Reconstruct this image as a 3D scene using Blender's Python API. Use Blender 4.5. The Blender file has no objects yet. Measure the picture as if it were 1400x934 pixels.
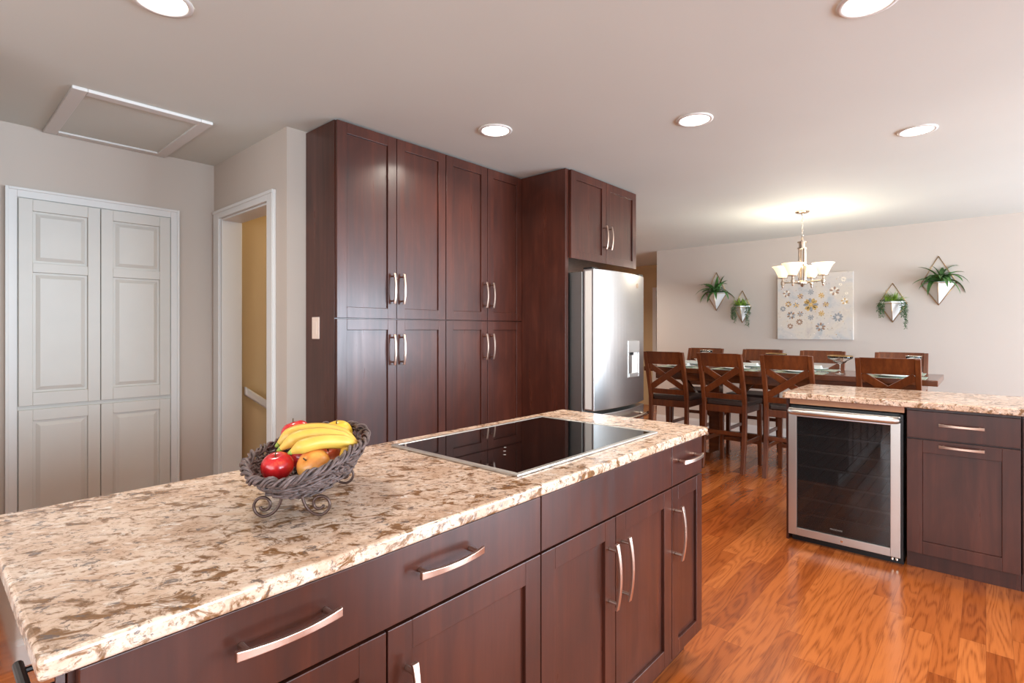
import bpy, bmesh, math, random
from mathutils import Vector, Matrix

random.seed(7)
S = bpy.context.scene
COL = S.collection
PI = math.pi

# ------------------------------------------------------------------ camera
cam_data = bpy.data.cameras.new('camera')
cam = bpy.data.objects.new('camera', cam_data)
COL.objects.link(cam)
cam.location = (0, 0, 1.30)
cam.rotation_euler = (PI / 2, 0, math.radians(41.6313))
cam_data.sensor_width = 36
cam_data.lens = 729.135 / 1400 * 36
cam_data.shift_y = -15.71 / 1400
cam_data.clip_start = 0.02
S.camera = cam

# ------------------------------------------------------------------ look, world, daylight
S.view_settings.view_transform = 'Standard'
S.view_settings.look = 'None'
S.view_settings.gamma = 1
S.view_settings.use_curve_mapping = False
S.view_settings.exposure = 0.0
S.cycles.use_denoising = True
S.cycles.max_bounces = 10
S.cycles.diffuse_bounces = 6
S.cycles.caustics_reflective = False
S.cycles.caustics_refractive = False
S.cycles.sample_clamp_indirect = 8

world = bpy.data.worlds.new('sky')
S.world = world
world.use_nodes = True
bg = world.node_tree.nodes['Background']
bg.inputs[0].default_value = (0.80, 0.90, 1.0, 1)
bg.inputs[1].default_value = 1.6


def area(name, loc, rot, sx, sy, watts, color, spread=180):
    l = bpy.data.lights.new(name, 'AREA')
    l.shape = 'RECTANGLE'
    l.size, l.size_y = sx, sy
    l.energy = watts
    l.color = color
    l.spread = math.radians(spread)
    o = bpy.data.objects.new(name, l)
    o.location = loc
    o.rotation_euler = rot
    COL.objects.link(o)
    return o


DAY = (0.80, 0.90, 1.0)
# daylight entering through the openings of the right and rear walls
area('daylight_patio', (3.95, 5.1, 1.08), (0, PI / 2, 0), 2.0, 3.0, 520, (0.70, 0.85, 1.0))
area('daylight_sink_window', (3.95, .6, 1.55), (0, PI / 2, 0), 1.2, 2.8, 280, (0.70, 0.86, 1.0))
area('daylight_rear', (-0.3, -2.75, 1.35), (PI / 2, 0, 0), 3.8, 1.9, 105, (0.88, 0.94, 1.0))

CAN_W = 11
CAN_COL = (1.0, 0.90, 0.78)
CEIL = 2.42


# ------------------------------------------------------------------ materials
def lin(c):
    def f(x):
        x /= 255
        return x / 12.92 if x <= 0.04045 else ((x + 0.055) / 1.055) ** 2.4
    return (f(c[0]), f(c[1]), f(c[2]), 1)


class NT:
    def __init__(self, name):
        self.m = bpy.data.materials.new(name)
        self.m.use_nodes = True
        self.t = self.m.node_tree
        self.p = self.t.nodes['Principled BSDF']

    def n(self, typ, ins=None, **props):
        nd = self.t.nodes.new(typ)
        for k, v in props.items():
            setattr(nd, k, v)
        for k, v in (ins or {}).items():
            if isinstance(v, bpy.types.NodeSocket):
                self.t.links.new(v, nd.inputs[k])
            else:
                nd.inputs[k].default_value = v
        return nd

    def math(self, op, a, b=0.0, c=None):
        d = {0: a, 1: b}
        if c is not None:
            d[2] = c
        return self.n('ShaderNodeMath', d, operation=op).outputs[0]

    def ramp(self, fac, stops, interp='LINEAR'):
        r = self.n('ShaderNodeValToRGB', {0: fac})
        cr = r.color_ramp
        cr.interpolation = interp
        while len(cr.elements) < len(stops):
            cr.elements.new(0.5)
        for e, (p, c) in zip(cr.elements, stops):
            e.position = p
            e.color = c if len(c) == 4 else (*c, 1)
        return r.outputs[0]

    def mix(self, fac, a, b, blend='MIX'):
        nd = self.t.nodes.new('ShaderNodeMix')
        nd.data_type = 'RGBA'
        nd.blend_type = blend
        for i, v in ((0, fac), (6, a), (7, b)):
            if isinstance(v, bpy.types.NodeSocket):
                self.t.links.new(v, nd.inputs[i])
            else:
                nd.inputs[i].default_value = v
        return nd.outputs[2]

    def coord(self, kind='Object'):
        return self.n('ShaderNodeTexCoord').outputs[kind]

    def mapping(self, vec, scale=(1, 1, 1), rot=(0, 0, 0), loc=(0, 0, 0)):
        return self.n('ShaderNodeMapping', {0: vec, 1: loc, 2: rot, 3: scale}).outputs[0]

    def noise(self, vec, scale, detail=2, rough=0.5, dist=0.0):
        return self.n('ShaderNodeTexNoise', {'Vector': vec, 'Scale': scale, 'Detail': detail, 'Roughness': rough, 'Distortion': dist}).outputs[0]

    def set(self, **k):
        for key, v in k.items():
            s = self.p.inputs[{'base': 'Base Color', 'rough': 'Roughness', 'metal': 'Metallic', 'spec': 'Specular IOR Level',
                               'coat': 'Coat Weight', 'coatr': 'Coat Roughness', 'trans': 'Transmission Weight', 'ior': 'IOR',
                               'emit': 'Emission Color', 'emits': 'Emission Strength', 'normal': 'Normal', 'sss': 'Subsurface Weight',
                               'alpha': 'Alpha', 'aniso': 'Anisotropic'}[key]]
            if isinstance(v, bpy.types.NodeSocket):
                self.t.links.new(v, s)
            else:
                s.default_value = v
        return self

    def bump(self, h, strength=0.1, dist=0.01):
        self.set(normal=self.n('ShaderNodeBump', {'Height': h, 'Strength': strength, 'Distance': dist}).outputs[0])
        return self


def plain(name, rgb, rough=0.5, metal=0.0, var=0.04, scale=8, **k):
    m = NT(name)
    v = m.noise(m.coord(), scale, 3)
    c = lin(rgb)
    lo = tuple(x * (1 - var) for x in c[:3]) + (1,)
    hi = tuple(min(1, x * (1 + var)) for x in c[:3]) + (1,)
    m.set(base=m.ramp(v, [(0.3, lo), (0.7, hi)]), rough=rough, metal=metal, **k)
    return m.m


def wall_paint(name, rgb):
    m = NT(name)
    co = m.coord()
    v = m.noise(co, 1.2, 2)
    c = lin(rgb)
    m.set(base=m.ramp(v, [(0.3, tuple(x * .98 for x in c[:3])), (0.7, tuple(x * 1.02 for x in c[:3]))]), rough=0.75, spec=0.3)
    m.bump(m.noise(co, 220, 2), 0.05, 0.002)
    return m.m


def wood_cab(name, dark, mid, light, grain=(28, 28, 1.6), rough=0.30, coat=0.18, coatr=0.17, spec=0.4):
    m = NT(name)
    co = m.coord()
    mp = m.mapping(co, grain)
    g = m.noise(mp, 1.0, 6, 0.62, 0.4)
    blot = m.noise(m.mapping(co, (6, 6, 2.2)), 1.0, 4, 0.6, 0.6)
    f = m.math('ADD', m.math('MULTIPLY', g, 0.5), m.math('MULTIPLY', blot, 0.5))
    m.set(base=m.ramp(f, [(0.30, lin(dark)), (0.5, lin(mid)), (0.72, lin(light))]),
          rough=m.ramp(g, [(0.3, (rough + .06,) * 3), (0.7, (rough - .03,) * 3)]), coat=coat, coatr=coatr, spec=spec)
    m.bump(g, 0.04, 0.002)
    return m.m


def granite():
    m = NT('granite')
    co = m.mapping(m.coord(), (1, 1, 1), (0, 0, -math.radians(52)))
    st = m.mapping(co, (0.72, 1.0, 1.0))
    b = m.noise(st, 10, 5, 0.62, 0.5)
    base = m.ramp(b, [(0.30, lin((192, 156, 128))), (0.46, lin((216, 186, 162))), (0.60, lin((226, 202, 182))), (0.75, lin((200, 160, 124)))])
    fine = m.noise(st, 90, 6, 0.72, 0.3)
    base = m.mix(m.ramp(fine, [(0.52, (0, 0, 0)), (0.64, (.75, .75, .75))]), base, lin((166, 134, 106)))
    n4 = m.noise(m.mapping(st, loc=(9, 1, 4)), 42, 4, 0.6, 0.6)
    base = m.mix(m.ramp(n4, [(0.58, (0, 0, 0)), (0.68, (.75, .75, .75))]), base, lin((240, 228, 216)))
    n1 = m.noise(st, 29, 6, 0.64, 0.7)
    n2 = m.noise(st, 6, 2, 0.5)
    f1 = m.math('ADD', n1, m.math('MULTIPLY', m.math('SUBTRACT', n2, 0.5), 0.20))
    base = m.mix(m.ramp(f1, [(0.535, (0, 0, 0)), (0.605, (1, 1, 1))]), base, m.ramp(fine, [(0.35, lin((150, 108, 70))), (0.65, lin((108, 76, 48)))]))
    n3 = m.noise(m.mapping(st, loc=(3, 7, 1)), 52, 5, 0.7, 0.8)
    base = m.mix(m.ramp(n3, [(0.575, (0, 0, 0)), (0.625, (.85, .85, .85))]), base, lin((104, 92, 88)))
    n5 = m.noise(m.mapping(st, loc=(5, 2, 8)), 85, 4, 0.65, 0.6)
    base = m.mix(m.ramp(n5, [(0.57, (0, 0, 0)), (0.63, (.8, .8, .8))]), base, lin((134, 98, 66)))
    m.set(base=base, rough=0.14, spec=0.5)
    return m.m


def oak_floor():
    m = NT('oak_floor')
    s = m.n('ShaderNodeSeparateXYZ', {0: m.coord()})
    x, y = s.outputs[0], s.outputs[1]
    W, L = 0.083, 1.05
    xr = m.math('DIVIDE', x, W)
    row = m.math('FLOOR', xr)
    rnd = m.n('ShaderNodeTexWhiteNoise', {'W': row}, noise_dimensions='1D').outputs[0]
    yr = m.math('ADD', m.math('DIVIDE', y, L), m.math('MULTIPLY', rnd, 7.3))
    brd = m.math('FLOOR', yr)
    cid = m.n('ShaderNodeCombineXYZ', {0: row, 1: brd}).outputs[0]
    r2 = m.n('ShaderNodeTexWhiteNoise', {'Vector': cid}, noise_dimensions='2D').outputs[0]
    base = m.ramp(r2, [(0.0, lin((146, 72, 28))), (0.4, lin((172, 92, 40))), (0.75, lin((188, 107, 52))), (1.0, lin((156, 76, 30)))])
    gx = m.math('MULTIPLY', x, 9.0)
    gy = m.math('MULTIPLY', y, 1.0)
    gz = m.math('MULTIPLY', r2, 57.0)
    gv = m.n('ShaderNodeCombineXYZ', {0: gx, 1: gy, 2: gz}).outputs[0]
    big = m.noise(gv, 1.0, 2, 0.45, 0.25)
    rings = m.math('SINE', m.math('MULTIPLY', big, 85.0))
    fib = m.noise(m.n('ShaderNodeCombineXYZ', {0: m.math('MULTIPLY', x, 260.0), 1: m.math('MULTIPLY', y, 9.0), 2: gz}).outputs[0], 1.0, 3, 0.6)
    g = m.math('ADD', m.math('MULTIPLY', rings, 0.19), m.math('MULTIPLY', fib, 0.95))
    gm = m.ramp(g, [(0.16, (0.62, 0.54, 0.46)), (0.40, (0.92, 0.90, 0.88)), (0.62, (1.06, 1.07, 1.08))])
    base = m.mix(1.0, base, gm, 'MULTIPLY')
    fx = m.math('FRACT', xr)
    fy = m.math('FRACT', yr)
    ex = m.math('MINIMUM', fx, m.math('SUBTRACT', 1.0, fx))
    ey = m.math('MINIMUM', fy, m.math('SUBTRACT', 1.0, fy))
    gap = m.math('MAXIMUM', m.math('LESS_THAN', ex, 0.010), m.math('LESS_THAN', ey, 0.0012))
    base = m.mix(m.math('MULTIPLY', gap, 0.45), base, lin((96, 48, 24)))
    m.set(base=base, rough=m.ramp(fib, [(0.3, (.26,) * 3), (0.7, (.20,) * 3)]), coat=0.15, coatr=0.12)
    m.bump(m.math('SUBTRACT', fib, gap), 0.03, 0.002)
    return m.m


def steel(name, rgb=(200, 198, 195), rough=0.26, brush=(1, 1, 120)):
    m = NT(name)
    n = m.noise(m.mapping(m.coord(), brush), 3.0, 3, 0.6)
    m.set(base=m.ramp(n, [(0.3, tuple(c * .97 for c in lin(rgb)[:3])), (0.7, lin(rgb))]), metal=1.0, rough=rough)
    return m.m


def emissive(name, rgb, strength):
    m = NT(name)
    m.set(base=(0.9, 0.88, 0.85, 1), emit=lin(rgb), emits=strength)
    m.n('ShaderNodeTexNoise')
    return m.m


def glass(name, rgb=(255, 255, 255), rough=0.0):
    m = NT(name)
    m.set(base=lin(rgb), trans=1.0, rough=rough, ior=1.45)
    return m.m


M = {}
M['wall'] = wall_paint('greige_wall_paint', (189, 177, 166))
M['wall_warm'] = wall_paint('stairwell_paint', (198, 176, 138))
M['ceiling'] = wall_paint('ceiling_paint', (205, 209, 203))
M['trim'] = plain('white_trim_paint', (210, 208, 204), 0.42, var=.01)
M['closet'] = plain('closet_paint', (198, 194, 186), 0.42, var=.015)
M['cab'] = wood_cab('cherry_stained_wood', (48, 21, 13), (68, 32, 22), (90, 46, 33))
M['cab_gloss'] = wood_cab('cherry_gloss_end_panel', (48, 21, 13), (68, 32, 22), (90, 46, 33), rough=.12, coat=1.0, coatr=.04)
M['cab_in'] = plain('cabinet_shadow_gap', (40, 20, 17), 0.6)
M['pale_wood'] = wood_cab('raw_wood_rail', (150, 102, 74), (172, 122, 90), (188, 140, 106), (2, 30, 30))
M['granite'] = granite()
M['floor'] = oak_floor()
M['steel'] = steel('brushed_steel', (206, 203, 198), 0.36)
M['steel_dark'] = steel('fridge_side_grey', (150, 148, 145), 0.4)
M['fridge'] = steel('fridge_steel', (206, 205, 203), 0.30, (60, 60, 1))
M['nickel'] = steel('rose_nickel', (214, 188, 172), 0.30, (40, 40, 40))
M['chrome'] = steel('polished_nickel', (226, 210, 190), 0.18, (20, 20, 20))
M['black'] = plain('black_plastic', (18, 18, 19), 0.35)
M['black_metal'] = plain('dark_bronze_bar', (44, 40, 38), 0.3, 0.6)
M['black_glass'] = plain('cooktop_black_glass', (9, 8, 8), 0.03, var=0.0, spec=0.6)
M['mark'] = plain('grey_print', (150, 146, 140), 0.5)
M['white_plastic'] = plain('white_plastic', (214, 211, 206), 0.35, var=.01)
M['plate_plastic'] = plain('almond_plastic', (226, 206, 192), 0.4, var=.01)
M['chair_wood'] = wood_cab('chair_walnut_wood', (70, 32, 14), (100, 49, 22), (130, 69, 33), (30, 30, 3), 0.3, 0.3)
M['table_wood'] = wood_cab('table_walnut_wood', (68, 32, 15), (98, 50, 24), (124, 67, 34), (3, 30, 30), 0.2, 0.4)
M['leather'] = plain('brown_leather', (60, 42, 36), 0.38, var=.12, scale=40)
M['china'] = plain('white_china', (238, 238, 234), 0.15, var=.01)
M['napkin'] = plain('white_napkin', (226, 228, 222), 0.85, var=.05, scale=30)
M['clear'] = glass('clear_glass')
M['gold'] = plain('gold_wire', (190, 150, 98), 0.3, 0.9)
M['ceramic'] = plain('white_ceramic', (216, 213, 208), 0.35, var=.02)
M['leaf_dark'] = plain('dark_green_leaf', (66, 104, 50), 0.5, var=.35, scale=30)
M['leaf_light'] = plain('light_green_leaf', (128, 160, 56), 0.5, var=.3, scale=40)
M['leaf_trail'] = plain('trailing_green_leaf', (86, 116, 72), 0.5, var=.3, scale=40)
M['wicker'] = plain('dark_wicker', (96, 78, 74), 0.5, var=.5, scale=90)
M['iron'] = plain('bronze_iron', (84, 62, 54), 0.38, 0.5, var=.2, scale=40)
M['lamp_disc'] = emissive('recessed_lamp_lens', (255, 246, 232), 14)
M['shade'] = None

mt = NT('frosted_glass_shade')
mt.set(base=lin((255, 246, 228)), rough=0.4, emit=lin((255, 232, 190)), emits=0.75, trans=0.15)
mt.n('ShaderNodeTexNoise')
M['shade'] = mt.m

mt = NT('cooler_dark_glass')
mt.set(base=lin((128, 128, 130)), trans=0.95, rough=0.02, ior=1.5)
M['cooler_glass'] = mt.m

mt = NT('placemat_weave')
co = mt.coord()
w1 = mt.noise(mt.mapping(co, (1, 1, 1)), 26, 4, 0.6, 1.2)
mt.set(base=mt.ramp(w1, [(0.38, lin((86, 122, 118))), (0.46, lin((170, 190, 182))), (0.54, lin((206, 204, 182))), (0.62, lin((150, 150, 104)))], 'LINEAR'), rough=0.8)
M['placemat'] = mt.m

mt = NT('canvas_paint')
co = mt.coord()
w1 = mt.noise(co, 3.2, 5, 0.6, 0.6)
w2 = mt.noise(co, 34, 4, 0.7, 0.4)
c1 = mt.ramp(w1, [(0.32, lin((168, 172, 172))), (0.45, lin((198, 189, 180))), (0.56, lin((206, 193, 176))), (0.70, lin((192, 178, 168)))])
c1 = mt.mix(mt.ramp(w2, [(0.60, (0, 0, 0)), (0.70, (.6, .6, .6))]), c1, lin((158, 148, 142)))
mt.set(base=c1, rough=0.8)
M['canvas'] = mt.m
for nm, rgb in (('paint_ochre', (200, 162, 100)), ('paint_slate', (148, 148, 148)), ('paint_brown', (160, 126, 102)), ('paint_cream', (232, 220, 200))):
    M[nm] = plain(nm, rgb, 0.8, var=.2, scale=60)

# fruit
mt = NT('red_apple_skin')
n = mt.noise(mt.mapping(mt.coord(), (60, 60, 14)), 1.0, 4, 0.6)
mt.set(base=mt.ramp(n, [(0.3, lin((176, 18, 24))), (0.6, lin((206, 34, 36))), (0.8, lin((222, 92, 56)))]), rough=0.22, coat=0.3, coatr=.1)
M['apple'] = mt.m
mt = NT('blush_apple_skin')
n = mt.noise(mt.mapping(mt.coord(), (50, 50, 12)), 1.0, 4, 0.6)
mt.set(base=mt.ramp(n, [(0.3, lin((214, 84, 50))), (0.6, lin((226, 118, 70))), (0.8, lin((236, 160, 84)))]), rough=0.28, coat=0.2)
M['blush'] = mt.m
mt = NT('peach_skin')
n = mt.noise(mt.mapping(mt.coord(), (22, 22, 10)), 1.0, 4, 0.6)
mt.set(base=mt.ramp(n, [(0.3, lin((226, 128, 58))), (0.55, lin((240, 166, 80))), (0.8, lin((244, 190, 108)))]), rough=0.3, coat=0.15)
M['peach'] = mt.m
mt = NT('banana_skin')
co = mt.coord()
n = mt.noise(mt.mapping(co, (50, 50, 50)), 1.0, 5, 0.7)
n2 = mt.noise(co, 14, 3)
b = mt.ramp(n2, [(0.3, lin((212, 162, 58))), (0.7, lin((228, 188, 88)))])
mt.set(base=mt.mix(mt.ramp(n, [(0.68, (0, 0, 0)), (0.74, (.8, .8, .8))]), b, lin((138, 98, 40))), rough=0.42)
M['banana'] = mt.m
M['banana_tip'] = plain('banana_green_tip', (150, 168, 66), 0.5, var=.15, scale=60)
M['lemon'] = plain('yellow_fruit_skin', (238, 190, 60), 0.35, var=.08, scale=40)
M['stem'] = plain('fruit_stem', (92, 70, 40), 0.7, var=.2)


# ------------------------------------------------------------------ geometry helpers
class G:
    def __init__(self):
        self.bm = bmesh.new()
        self.mi = 0

    def face(self, vs):
        try:
            f = self.bm.faces.new(vs)
            f.material_index = self.mi
            return f
        except ValueError:
            return None

    def box(self, x0, x1, y0, y1, z0, z1):
        v = [self.bm.verts.new((x, y, z)) for z in (z0, z1) for y in (y0, y1) for x in (x0, x1)]
        for q in ((0, 2, 3, 1), (4, 5, 7, 6), (0, 1, 5, 4), (2, 6, 7, 3), (0, 4, 6, 2), (1, 3, 7, 5)):
            self.face([v[i] for i in q])
        return v

    def hexa(self, bot, top):
        """box between two 4-point loops (same winding)"""
        a = [self.bm.verts.new(p) for p in bot]
        b = [self.bm.verts.new(p) for p in top]
        self.face(a[::-1])
        self.face(b)
        for i in range(4):
            j = (i + 1) % 4
            self.face([a[i], a[j], b[j], b[i]])

    def loft(self, loops, caps=True, closed=False):
        R = [[self.bm.verts.new(p) for p in lp] for lp in loops]
        n = len(R[0])
        rng = range(len(R)) if closed else range(len(R) - 1)
        for k in rng:
            a, b = R[k], R[(k + 1) % len(R)]
            for i in range(n):
                j = (i + 1) % n
                self.face([a[i], a[j], b[j], b[i]])
        if caps and not closed:
            self.face(R[0][::-1])
            self.face(R[-1])

    def tube(self, pts, r, seg=8, closed=False, caps=True):
        pts = [Vector(p) for p in pts]
        n = len(pts)
        rs = r if isinstance(r, (list, tuple)) else [r] * n
        loops = []
        prev = None
        for i, p in enumerate(pts):
            if closed:
                t = pts[(i + 1) % n] - pts[i - 1]
            else:
                t = pts[min(i + 1, n - 1)] - pts[max(i - 1, 0)]
            t.normalize()
            if prev is None:
                up = Vector((0, 0, 1)) if abs(t.z) < 0.9 else Vector((1, 0, 0))
                nr = t.cross(up).normalized()
            else:
                nr = (prev - t * prev.dot(t)).normalized()
            prev = nr
            bn = t.cross(nr)
            loops.append([p + (nr * math.cos(2 * PI * k / seg) + bn * math.sin(2 * PI * k / seg)) * rs[i] for k in range(seg)])
        self.loft(loops, caps, closed)

    def lathe(self, prof, c=(0, 0, 0), seg=24, caps=True):
        loops = [[(c[0] + r * math.cos(2 * PI * k / seg), c[1] + r * math.sin(2 * PI * k / seg), c[2] + z) for k in range(seg)] for r, z in prof]
        self.loft(loops, caps)

    def prism(self, poly, z0, z1):
        a = [self.bm.verts.new((x, y, z0)) for x, y in poly]
        b = [self.bm.verts.new((x, y, z1)) for x, y in poly]
        self.face(a[::-1])
        self.face(b)
        n = len(poly)
        for i in range(n):
            j = (i + 1) % n
            self.face([a[i], a[j], b[j], b[i]])

    def sphere(self, c, r, seg=16, rings=10, scale=(1, 1, 1)):
        prof = []
        for i in range(rings + 1):
            t = PI * i / rings
            prof.append((max(1e-4, r * math.sin(t)), -r * math.cos(t)))
        loops = [[(c[0] + scale[0] * rr * math.cos(2 * PI * k / seg), c[1] + scale[1] * rr * math.sin(2 * PI * k / seg), c[2] + scale[2] * z) for k in range(seg)] for rr, z in prof]
        self.loft(loops)

    def build(self, name, mats, parent=None, bevel=0.0, smooth=False, seg=2):
        bm = self.bm
        bmesh.ops.recalc_face_normals(bm, faces=bm.faces[:])
        me = bpy.data.meshes.new(name)
        bm.to_mesh(me)
        bm.free()
        for m in (mats if isinstance(mats, (list, tuple)) else [mats]):
            me.materials.append(m)
        if smooth:
            for p in me.polygons:
                p.use_smooth = True
        o = bpy.data.objects.new(name, me)
        COL.objects.link(o)
        if parent is not None:
            o.parent = parent
        if bevel:
            md = o.modifiers.new('bevel', 'BEVEL')
            md.width = bevel
            md.segments = seg
            md.limit_method = 'ANGLE'
            md.angle_limit = math.radians(40)
            md.harden_normals = False
        return o


def tag(o, label=None, cat=None, group=None, kind=None):
    if label:
        o['label'] = label
    if cat:
        o['category'] = cat
    if group:
        o['group'] = group
    if kind:
        o['kind'] = kind
    return o


def thing(name, label, cat, loc=(0, 0, 0), rotz=0.0, group=None):
    o = bpy.data.objects.new(name, None)
    o.empty_display_size = 0.1
    COL.objects.link(o)
    o.location = loc
    o.rotation_euler = (0, 0, rotz)
    return tag(o, label, cat, group)


def copy_tree(o, parent=None):
    c = o.copy()
    COL.objects.link(c)
    if parent is not None:
        c.parent = parent
    for ch in list(o.children):
        copy_tree(ch, c)
    return c


def struct(name, g, mat, label, cat, parent=None, bevel=0.0, smooth=False):
    o = g.build(name, mat, parent, bevel, smooth)
    if parent is None:
        tag(o, label, cat, kind='structure')
    return o


def bx(*a):
    g = G()
    g.box(*a)
    return g


# ------------------------------------------------------------------ the room shell
XR, YR = 3.8, -2.6          # right and rear wall planes
XL = -3.94                  # closet wall
YD = 7.02                   # dining wall
XH = -5.3                   # hall side
YB = 8.50                   # hall back wall

struct('floor', bx(XH - .1, XR + .1, YR - .1, YB + .1, -0.06, 0), M['floor'], 'orange oak strip floor running through kitchen and dining area', 'floor')
struct('ceiling', bx(XH - .1, XR + .1, YR - .1, YB + .1, CEIL, CEIL + .08), M['ceiling'], 'smooth pale ceiling with round recessed lights', 'ceiling')

# wall with the built-in closet
struct('wall_left', bx(XL - .1, XL, YR, 1.37, 0, CEIL), M['wall'], 'greige wall around the white built-in closet', 'wall')
struct('wall_alcove', bx(XL, -2.79, YR, -.03, 0, CEIL), M['wall'], 'greige wall block standing left of the island just outside the photo', 'wall')
# wall with the stair doorway (opening x -3.82..-3.09, z 0..2.04)
g = G()
DX0, DX1, DZ = -3.815, -3.09, 2.042
g.box(XL - .1, DX0, 1.37, 1.49, 0, CEIL)
g.box(DX1, -2.875, 1.37, 1.49, 0, CEIL)
g.box(DX0, DX1, 1.37, 1.49, DZ, CEIL)
struct('wall_doorway', g, M['wall'], 'greige wall pierced by the open stair doorway', 'wall')
struct('wall_pantry', bx(-2.975, -2.875, 1.49, 3.98, 0, CEIL), M['wall'], 'greige wall behind the tall pantry cabinets', 'wall')
struct('wall_hall_return', bx(XH, -2.975, 3.90, 3.98, 0, CEIL), M['wall'], 'wall closing the stairwell towards the hall', 'wall')
g = G()
g.box(-3.90 - .06, -3.90, 1.49, 3.90, 0, CEIL)
struct('wall_stairwell', g, M['wall_warm'], 'warm yellow-lit stairwell wall carrying the white handrail', 'wall')
struct('wall_hall', bx(XH - .1, XH, 3.98, YB, 0, CEIL), M['wall'], 'far side wall of the hall', 'wall')
g = G()
g.box(XH, -4.30, YB, YB + .1, 0, CEIL)
g.box(-4.30, -3.42, YB, YB + .1, 2.03, CEIL)
g.box(-3.42, -3.36, YB, YB + .1, 0, CEIL)
struct('wall_hall_end', g, M['wall_warm'], 'end wall of the hall beyond the refrigerator', 'wall')
g = G()
g.box(-3.49, XR, YD, YD + .1, 0, CEIL)
g.box(-3.49, -3.39, YD + .1, YB, 0, CEIL)
struct('wall_dining', g, M['wall'], 'pale greige dining wall with canvas and hanging planters', 'wall')
# right wall with patio door opening and sink window
g = G()
PY0, PY1, PZ = 3.55, 6.65, 2.08
WY0, WY1, WZ0, WZ1 = -.8, 2.0, 1.0, 2.15
g.box(XR, XR + .1, YR, WY0, 0, CEIL)
g.box(XR, XR + .1, WY0, WY1, 0, WZ0)
g.box(XR, XR + .1, WY0, WY1, WZ1, CEIL)
g.box(XR, XR + .1, WY1, PY0, 0, CEIL)
g.box(XR, XR + .1, PY0, PY1, PZ, CEIL)
g.box(XR, XR + .1, PY1, YD + .1, 0, CEIL)
struct('wall_right', g, M['wall'], 'greige wall with sliding patio door and sink window', 'wall')
g = G()
RX0, RX1, RZ0, RZ1 = -2.2, 1.6, 0.4, 2.3
g.box(XL - .1, RX0, YR - .1, YR, 0, CEIL)
g.box(RX1, XR + .1, YR - .1, YR, 0, CEIL)
g.box(RX0, RX1, YR - .1, YR, 0, RZ0)
g.box(RX0, RX1, YR - .1, YR, RZ1, CEIL)
struct('wall_rear', g, M['wall'], 'greige rear wall with wide picture window', 'wall')


def frame_yz(g, x0, x1, y0, y1, z0, z1, w, mull=()):
    g.box(x0, x1, y0, y0 + w, z0, z1)
    g.box(x0, x1, y1 - w, y1, z0, z1)
    g.box(x0, x1, y0 + w, y1 - w, z1 - w, z1)
    g.box(x0, x1, y0 + w, y1 - w, z0, z0 + w)
    for m_ in mull:
        g.box(x0, x1, m_ - w / 2, m_ + w / 2, z0 + w, z1 - w)


g = G(); frame_yz(g, XR + .02, XR + .08, PY0, PY1, 0, PZ, .06, ((PY0 + PY1) / 2,))
struct('window_1', g, M['trim'], 'white sliding patio door frame in the right wall', 'window')
g = G(); frame_yz(g, XR + .02, XR + .08, WY0, WY1, WZ0, WZ1, .05, ((WY0 + WY1) / 2,))
struct('window_2', g, M['trim'], 'white sink window frame in the right wall', 'window')
g = G()
for a in ((RX0, RX0 + .05, RZ0, RZ1), (RX1 - .05, RX1, RZ0, RZ1), (RX0 + .05, RX1 - .05, RZ1 - .05, RZ1), (RX0 + .05, RX1 - .05, RZ0, RZ0 + .05), (-.33, -.27, RZ0 + .05, RZ1 - .05)):
    g.box(a[0], a[1], YR - .08, YR - .02, a[2], a[3])
struct('window_3', g, M['trim'], 'white picture window frame in the rear wall', 'window')


def base_profile(g, axis, a0, a1, plane, sgn):
    """baseboard: 0.10 high with a thin cap"""
    for z0, z1, t in ((0, .085, .014), (.085, .105, .009)):
        lo, hi = sorted((plane, plane + sgn * t))
        if axis == 'x':
            g.box(a0, a1, lo, hi, z0, z1)
        else:
            g.box(lo, hi, a0, a1, z0, z1)


g = G(); base_profile(g, 'x', -3.49, XR, YD, -1)
struct('baseboard_dining', g, M['trim'], 'white baseboard along the dining wall', 'baseboard')
g = G(); base_profile(g, 'y', -.03, .33, XL, 1); base_profile(g, 'y', YR, -.03, -2.79, 1); base_profile(g, 'y', 1.155, 1.37, XL, 1)
struct('baseboard_left', g, M['trim'], 'white baseboard beside the closet', 'baseboard')
g = G(); base_profile(g, 'y', YR, PY0, XR, -1)
struct('baseboard_right', g, M['trim'], 'white baseboard under the sink window', 'baseboard')

# doorway casing and jamb lining
g = G()
g.box(DX0 - .09, DX0, 1.352, 1.37, 0, DZ + .055)
g.box(DX1, DX1 + .085, 1.352, 1.37, 0, DZ + .055)
g.box(DX0, DX1, 1.352, 1.37, DZ, DZ + .055)
g.box(DX0 - .09, DX1 + .085, 1.346, 1.352, DZ + .035, DZ + .055)
g.box(DX1 + .065, DX1 + .085, 1.346, 1.352, 0, DZ + .035)
g.box(DX0, DX0 + .012, 1.37, 1.50, 0, DZ)
g.box(DX1 - .012, DX1, 1.37, 1.50, 0, DZ)
g.box(DX0 + .012, DX1 - .012, 1.37, 1.50, DZ - .012, DZ)
struct('trim_1', g, M['trim'], 'white casing around the stair doorway', 'door casing', bevel=.003)

# hall door at the far end
g = G()
g.box(-4.30, -4.23, YB - .018, YB + .05, 0, 2.03)
g.box(-3.49, -3.42, YB - .018, YB + .05, 0, 2.03)
g.box(-4.23, -3.49, YB - .018, YB + .05, 1.96, 2.03)
g.box(-4.225, -3.495, YB + .02, YB + .05, 0.005, 1.955)
for z0, z1 in ((.2, .95), (1.08, 1.8)):
    for x0 in (-4.13, -3.83):
        g.box(x0, x0 + .23, YB + .012, YB + .02, z0, z1)
struct('door_1', g, M['trim'], 'white panelled door at the end of the hall', 'door', bevel=.003)

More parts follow.
